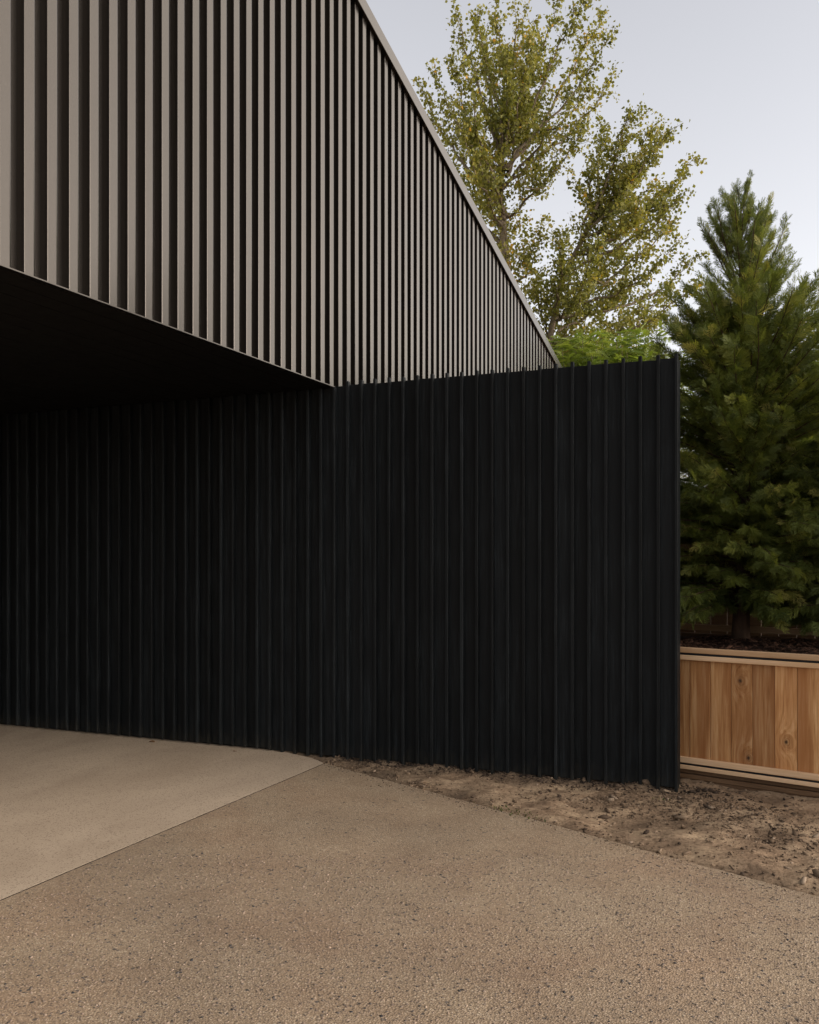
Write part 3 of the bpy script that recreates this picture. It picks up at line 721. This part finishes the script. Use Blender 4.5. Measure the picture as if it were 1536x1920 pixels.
def poplar():
    r = np.random.default_rng(5); Yt = 19.0
    def wp(x, y, dy=0.0): return np.array(W(x, y, Yt + dy))
    base = W(1005, HOR, Yt); base.z = -0.1
    t = empty('poplar_tree', base); tag(t, 'tall loose olive green poplar with two leaders behind the house roof', 'poplar tree')
    b0 = np.array(base)
    limbs = []      # (polyline, r0, r1)
    A = polyline([b0, wp(985, 800), wp(962, 600), wp(948, 440), wp(945, 330), wp(952, 240), wp(962, 150), wp(968, 60)], 40)
    B = polyline([b0 + np.array([0.25, 0.1, 0]), wp(1020, 800, .3), wp(1040, 620, .4), wp(1062, 520, .3), wp(1100, 430), wp(1135, 350, -.3), wp(1165, 275, -.4), wp(1178, 222, -.4)], 40)
    limbs.append((A, 0.20, 0.012)); limbs.append((B, 0.17, 0.012))
    # main limbs: where they leave the leader (row in the picture) and where their tips are
    tipsA = [(852, 12, 1.0, 320), (893, 32, -0.8, 300), (932, 6, 0.4, 240), (905, 70, 1.6, 300), (1005, 35, -1.2, 260), (1050, 2, 0.5, 270), (1092, 8, -0.5, 300), (1130, 28, 1.0, 310),
             (1150, 62, -0.6, 330), (1148, 140, 0.3, 350), (1085, 245, -1.1, 400), (788, 155, 0.8, 400), (818, 140, -0.9, 420), (845, 120, 0.5, 380), (800, 215, 1.4, 480),
             (850, 200, -1.6, 430), (1030, 130, 1.8, 330), (880, 260, 2.0, 480), (870, 130, -1.8, 400), (835, 290, -0.7, 540), (860, 380, 0.9, 620), (1015, 430, -1.0, 560), (900, 470, 1.2, 640),
             (1105, 170, -1.4, 360), (1000, 90, 1.1, 300), (945, 110, -1.2, 280)]
    tipsB = [(1128, 240, 0.9, 420), (1225, 236, 0.4, 420), (1262, 240, -0.6, 440), (1300, 298, 0.7, 470), (1285, 330, -0.2, 450), (1245, 262, 0.1, 430), (1282, 360, -1.0, 500), (1270, 407, 0.5, 530), (1268, 455, -0.6, 560),
             (1302, 482, 0.9, 600), (1312, 530, -0.4, 640), (1235, 600, 0.6, 660), (1190, 320, 1.3, 430), (1220, 350, -1.5, 480), (1180, 520, 1.2, 620), (1010, 520, 1.0, 640),
             (1200, 430, 1.6, 540), (1120, 470, -1.6, 580), (1090, 560, 1.5, 680), (1210, 575, -1.2, 670), (985, 600, -0.8, 720), (1130, 610, -0.9, 700), (1060, 650, 0.9, 720), (1010, 640, 1.3, 740), (1255, 545, 1.2, 650), (1050, 440, -1.2, 580)]
    for tips, LD in ((tipsA, A), (tipsB, B)):
        rows = np.array([HOR - (p_[2] - CAM.z) * FPX / Yt for p_ in LD])
        for x, y, dy, row in tips:
            k = int(np.argmin(np.abs(rows - row))); s = LD[k]; e = wp(x, y, dy)
            mid1 = s * 0.62 + e * 0.38; mid1 = mid1 + np.array([0, 0, -0.10 * np.linalg.norm((e - s)[:2])])
            mid2 = s * 0.25 + e * 0.75; mid2 = mid2 + np.array([0, 0, -0.10 * np.linalg.norm((e - s)[:2])])
            limbs.append((polyline([s, mid1, mid2, e], 14), 0.010 + 0.011 * np.linalg.norm(e - s), 0.004))
    paths = []; LP, LD_, LU, LS, LT = [], [], [], [], []
    def leaves_on(pts, dens, lo, size=0.078, spread=0.06, tone=0.0):
        L = np.linalg.norm(np.diff(pts, axis=0), axis=1).sum(); n = int(dens * L)
        s = r.uniform(lo, 1.0, n) * (len(pts) - 1); k = np.minimum(s.astype(int), len(pts) - 2); f = (s - k)[:, None]
        p_ = pts[k] * (1 - f) + pts[k + 1] * f + r.normal(0, spread, (n, 3))
        d_ = r.normal(0, 0.9, (n, 3)) + np.array([0, 0, -0.55])
        LP.append(p_); LD_.append(d_); LU.append(r.normal(0, 1, (n, 3)))
        LS.append(size * r.uniform(0.6, 1.25, n)); LT.append(np.clip(r.normal(0.48 + tone, 0.17, n) + (r.random(n) < 0.004) * 0.6, 0, 1))
    for li, (pts, r0, r1) in enumerate(limbs):
        n_ = len(pts); wig = np.cumsum(r.normal(0, 0.045 if li >= 2 else 0.02, pts.shape), axis=0)
        wig -= np.linspace(0, 1, n_)[:, None] * wig[-1]; pts = pts + wig
        paths.append((pts, np.linspace(r0, r1, n_)))
        ltone = r.normal(0, 0.08)
        if li < 2: ks = np.arange(13, 40); leaves_on(pts[28:], 90, 0.0, tone=ltone)
        else: ks = np.arange(2, 14); leaves_on(pts[6:], 60, 0.1, tone=ltone)
        clump = np.clip(r.normal(1.0, 0.55, len(ks)), 0.15, 2.2)                 # uneven: thick clumps, then gaps
        for k, cl in zip(ks, clump):
            for _ in range(max(1, int(round((2.2 if li >= 2 else 3.0) * cl)))):
                s = pts[k]; tdir = pts[min(k + 1, n_ - 1)] - pts[k - 1]; tdir /= np.linalg.norm(tdir)
                o = r.normal(0, 1, 3); o -= tdir * o.dot(tdir); o /= np.linalg.norm(o)
                frac = k / n_
                ln = r.uniform(0.22, 0.75) * (1.1 - 0.75 * frac if li >= 2 else 1.15)
                d0 = tdir * r.uniform(0.2, 1.0) + o * r.uniform(0.5, 1.1) + np.array([0, 0, r.uniform(-0.15, 0.55)])
                d0 /= np.linalg.norm(d0)
                m_ = s + d0 * ln * 0.5 + r.normal(0, 0.05, 3) * ln; e = s + d0 * ln + np.array([0, 0, r.uniform(-0.12, 0.22) * ln])
                tw = polyline([s, m_, e], 6)
                paths.append((tw, np.linspace(0.006, 0.002, 6)))
                leaves_on(tw, 76, 0.10, tone=ltone + r.normal(0, 0.10))
    # a few bare twigs
    for x0, y0, x1, y1, dy in ((1045, 215, 1112, 170, -0.6), (1030, 300, 1070, 262, -0.5), (985, 352, 1035, 345, -0.8), (1110, 518, 1150, 535, -0.8)):
        a_, b_ = wp(x0, y0, dy), wp(x1, y1, dy); paths.append((polyline([a_, a_ * .5 + b_ * .5 + np.array([0, 0, -.08]), b_], 7), np.linspace(0.012, 0.004, 7)))
    V, F = tubes(paths[:2], 10); V -= b0
    trunk = link('trunk', np_mesh('trunk', V, F, True), M['bark'], t)
    V, F = tubes(paths[2:], 4); V -= b0
    q = link('branches', np_mesh('branches', V, F, True), M['bark'], trunk); q['kind'] = 'stuff'
    V, F, T = place(LEAF_V, LEAF_F, np.concatenate(LP), np.concatenate(LD_), np.concatenate(LU), np.concatenate(LS), np.concatenate(LT)); V -= b0
    q = link('crown', np_mesh('crown', V, F, attrs={'tint': T}), M['poplar'], t); q['kind'] = 'stuff'
    print('poplar leaves', len(T) // 4)
poplar()

# ------------------------------------------------------------------ bright green feathery-leaved tree behind the fence
def locust(name, label, px, Yd, top_row, rad, seed, nclump=260, group=None, low=1.5):
    r = np.random.default_rng(seed)
    base = W(px, HOR, Yd); base.z = -0.1
    ztop = CAM.z + (HOR - top_row) / FPX * Yd
    t = empty(name, base); tag(t, label, 'tree', group)
    b0 = np.array(base); paths = []
    V_, F_ = [], []
    for i in range(7):                                     # pinnate leaf: seven pairs of leaflets
        for s in (-1, 1):
            x = 0.15 + 0.12 * i; l = 0.26 * math.sin(0.5 + 2.2 * i / 7) + 0.05; b = len(V_)
            dz = -0.25 * x * x
            V_ += [[x, 0, dz], [x + l * 0.35, s * l * 0.5 + 0.05, dz + .01], [x + l * 0.45, s * l, dz - 0.05], [x + l * 0.05, s * l * 0.55, dz - .01]]; F_.append([b, b + 1, b + 2, b + 3])
    V_, F_ = np.array(V_), np.array(F_)
    P, D, U = [], [], []
    tr = polyline([[0, 0, 0], [0.05, 0.03, ztop * 0.3], [-0.05, 0.05, ztop * 0.6]], 12); paths.append((tr, np.linspace(0.10, 0.05, 12)))
    for i in range(nclump):
        a = r.uniform(0, 2 * np.pi); rr = rad * math.sqrt(r.random()); lump = 0.75 + 0.25 * math.sin(3 * a + seed) 
        zt = ztop - 0.15 - 0.6 * (rr / rad) ** 2 * r.uniform(0.4, 1.0) - low * r.random() ** 1.6
        tip = np.array([math.cos(a) * rr * lump, math.sin(a) * rr * lump, zt])
        s = tr[r.integers(6, 12)]
        pl = polyline([s, s * 0.5 + tip * 0.5 + np.array([0, 0, -0.15]), tip], 7)
        if i % 2 == 0: paths.append((pl, np.linspace(0.022, 0.005, 7)))
        for q in range(9):
            P.append(pl[r.integers(4, 7)] + r.normal(0, 0.10, 3)); o = r.normal(0, 1, 3); o[2] = abs(o[2]) * 0.4 - 0.1
            D.append(o); U.append(np.array([r.normal(0, .4), r.normal(0, .4), 1.0]))
    P, D, U = map(np.array, (P, D, U)); n = len(P)
    V, F = tubes(paths, 5); q = link('trunk', np_mesh('trunk', V, F, True), M['bark'], t)
    V, F, T = place(V_, F_, P, D, U, r.uniform(0.22, 0.36, n), np.clip(r.normal(0.5, 0.22, n), 0, 1))
    q = link('crown', np_mesh('crown', V, F, attrs={'tint': T}), M['locust'], t); q['kind'] = 'stuff'
locust('locust_tree', 'bright green feathery tree peeping over the black fence beside the roof end', 1088, 16.2, 606, 1.15, 3, 300)
locust('locust_tree', 'bright green feathery tree rising behind the fence between roof end and conifer', 1190, 15.4, 602, 0.95, 8, 260)
locust('locust_tree', 'yellow green broadleaf tree showing through behind the conifers', 1480, 12.0, 640, 1.8, 15, 620, None, 3.0)

# ------------------------------------------------------------------ small things
WV = []; WF = []
def weed_patch(name, label, cpts, seed):
    r = np.random.default_rng(seed); P, D = [], []
    for (x, y, n, sp) in cpts:
        g = WG(x, y)
        for _ in range(n):
            P.append(np.array([g.x + r.normal(0, sp), g.y + r.normal(0, sp * 0.6) + 0.02, -0.004])); D.append(np.array([r.normal(0, .6), r.normal(0, .6), 1.0]))
    P, D = np.array(P), np.array(D)
    V, F, T = place(LEAF_V * np.array([1, 0.5, 1]), LEAF_F, P, D, r.normal(0, 1, P.shape), r.uniform(0.010, 0.026, len(P)), r.random(len(P)))
    tag(link(name, np_mesh(name, V, F, attrs={'tint': T}), M['weed']), label, 'weeds', kind='stuff')
weed_patch('weeds', 'tiny green weeds growing along the driveway edge', [(952, 1522, 22, .05), (985, 1530, 16, .05), (925, 1515, 10, .05), (1010, 1537, 8, .04), (1235, 1500, 10, .03)], 4)

def dry_leaf(px, py, rz, s, label):
    g = WG(px, py, 0.008)
    n = 7; V = []; F = []
    for i in range(n):
        f = i / (n - 1); w = 0.5 * math.sin(math.pi * min(1, f * 0.95 + 0.04)) ** 0.8
        V += [(f - .5, -w, 0.10 + 0.25 * w * w + 0.10 * math.sin(5 * f)), (f - .5, 0, 0.03 * math.sin(6 * f) + 0.05), (f - .5, w, 0.14 + 0.35 * w * w)]
    for i in range(n - 1):
        a = i * 3; F += [(a, a + 1, a + 4, a + 3), (a + 1, a + 2, a + 5, a + 4)]
    me = np_mesh('dry_leaf', np.array(V) * s, np.array(F), True, {'tint': np.linspace(0.2, 0.8, len(V))})
    o = link('dry_leaf', me, M['dryleaf'], None, (g.x, g.y, 0.0035), (0, 0, rz)); o.location.z = -0.0012; tag(o, label, 'leaf', 'dry leaves blown against the black wall')
dry_leaf(285, 1389.5, 0.4, 0.045, 'larger curled dry brown leaf on the slab at the foot of the black wall')
dry_leaf(440, 1407, 1.9, 0.030, 'smaller dry brown leaf on the slab at the foot of the black wall')
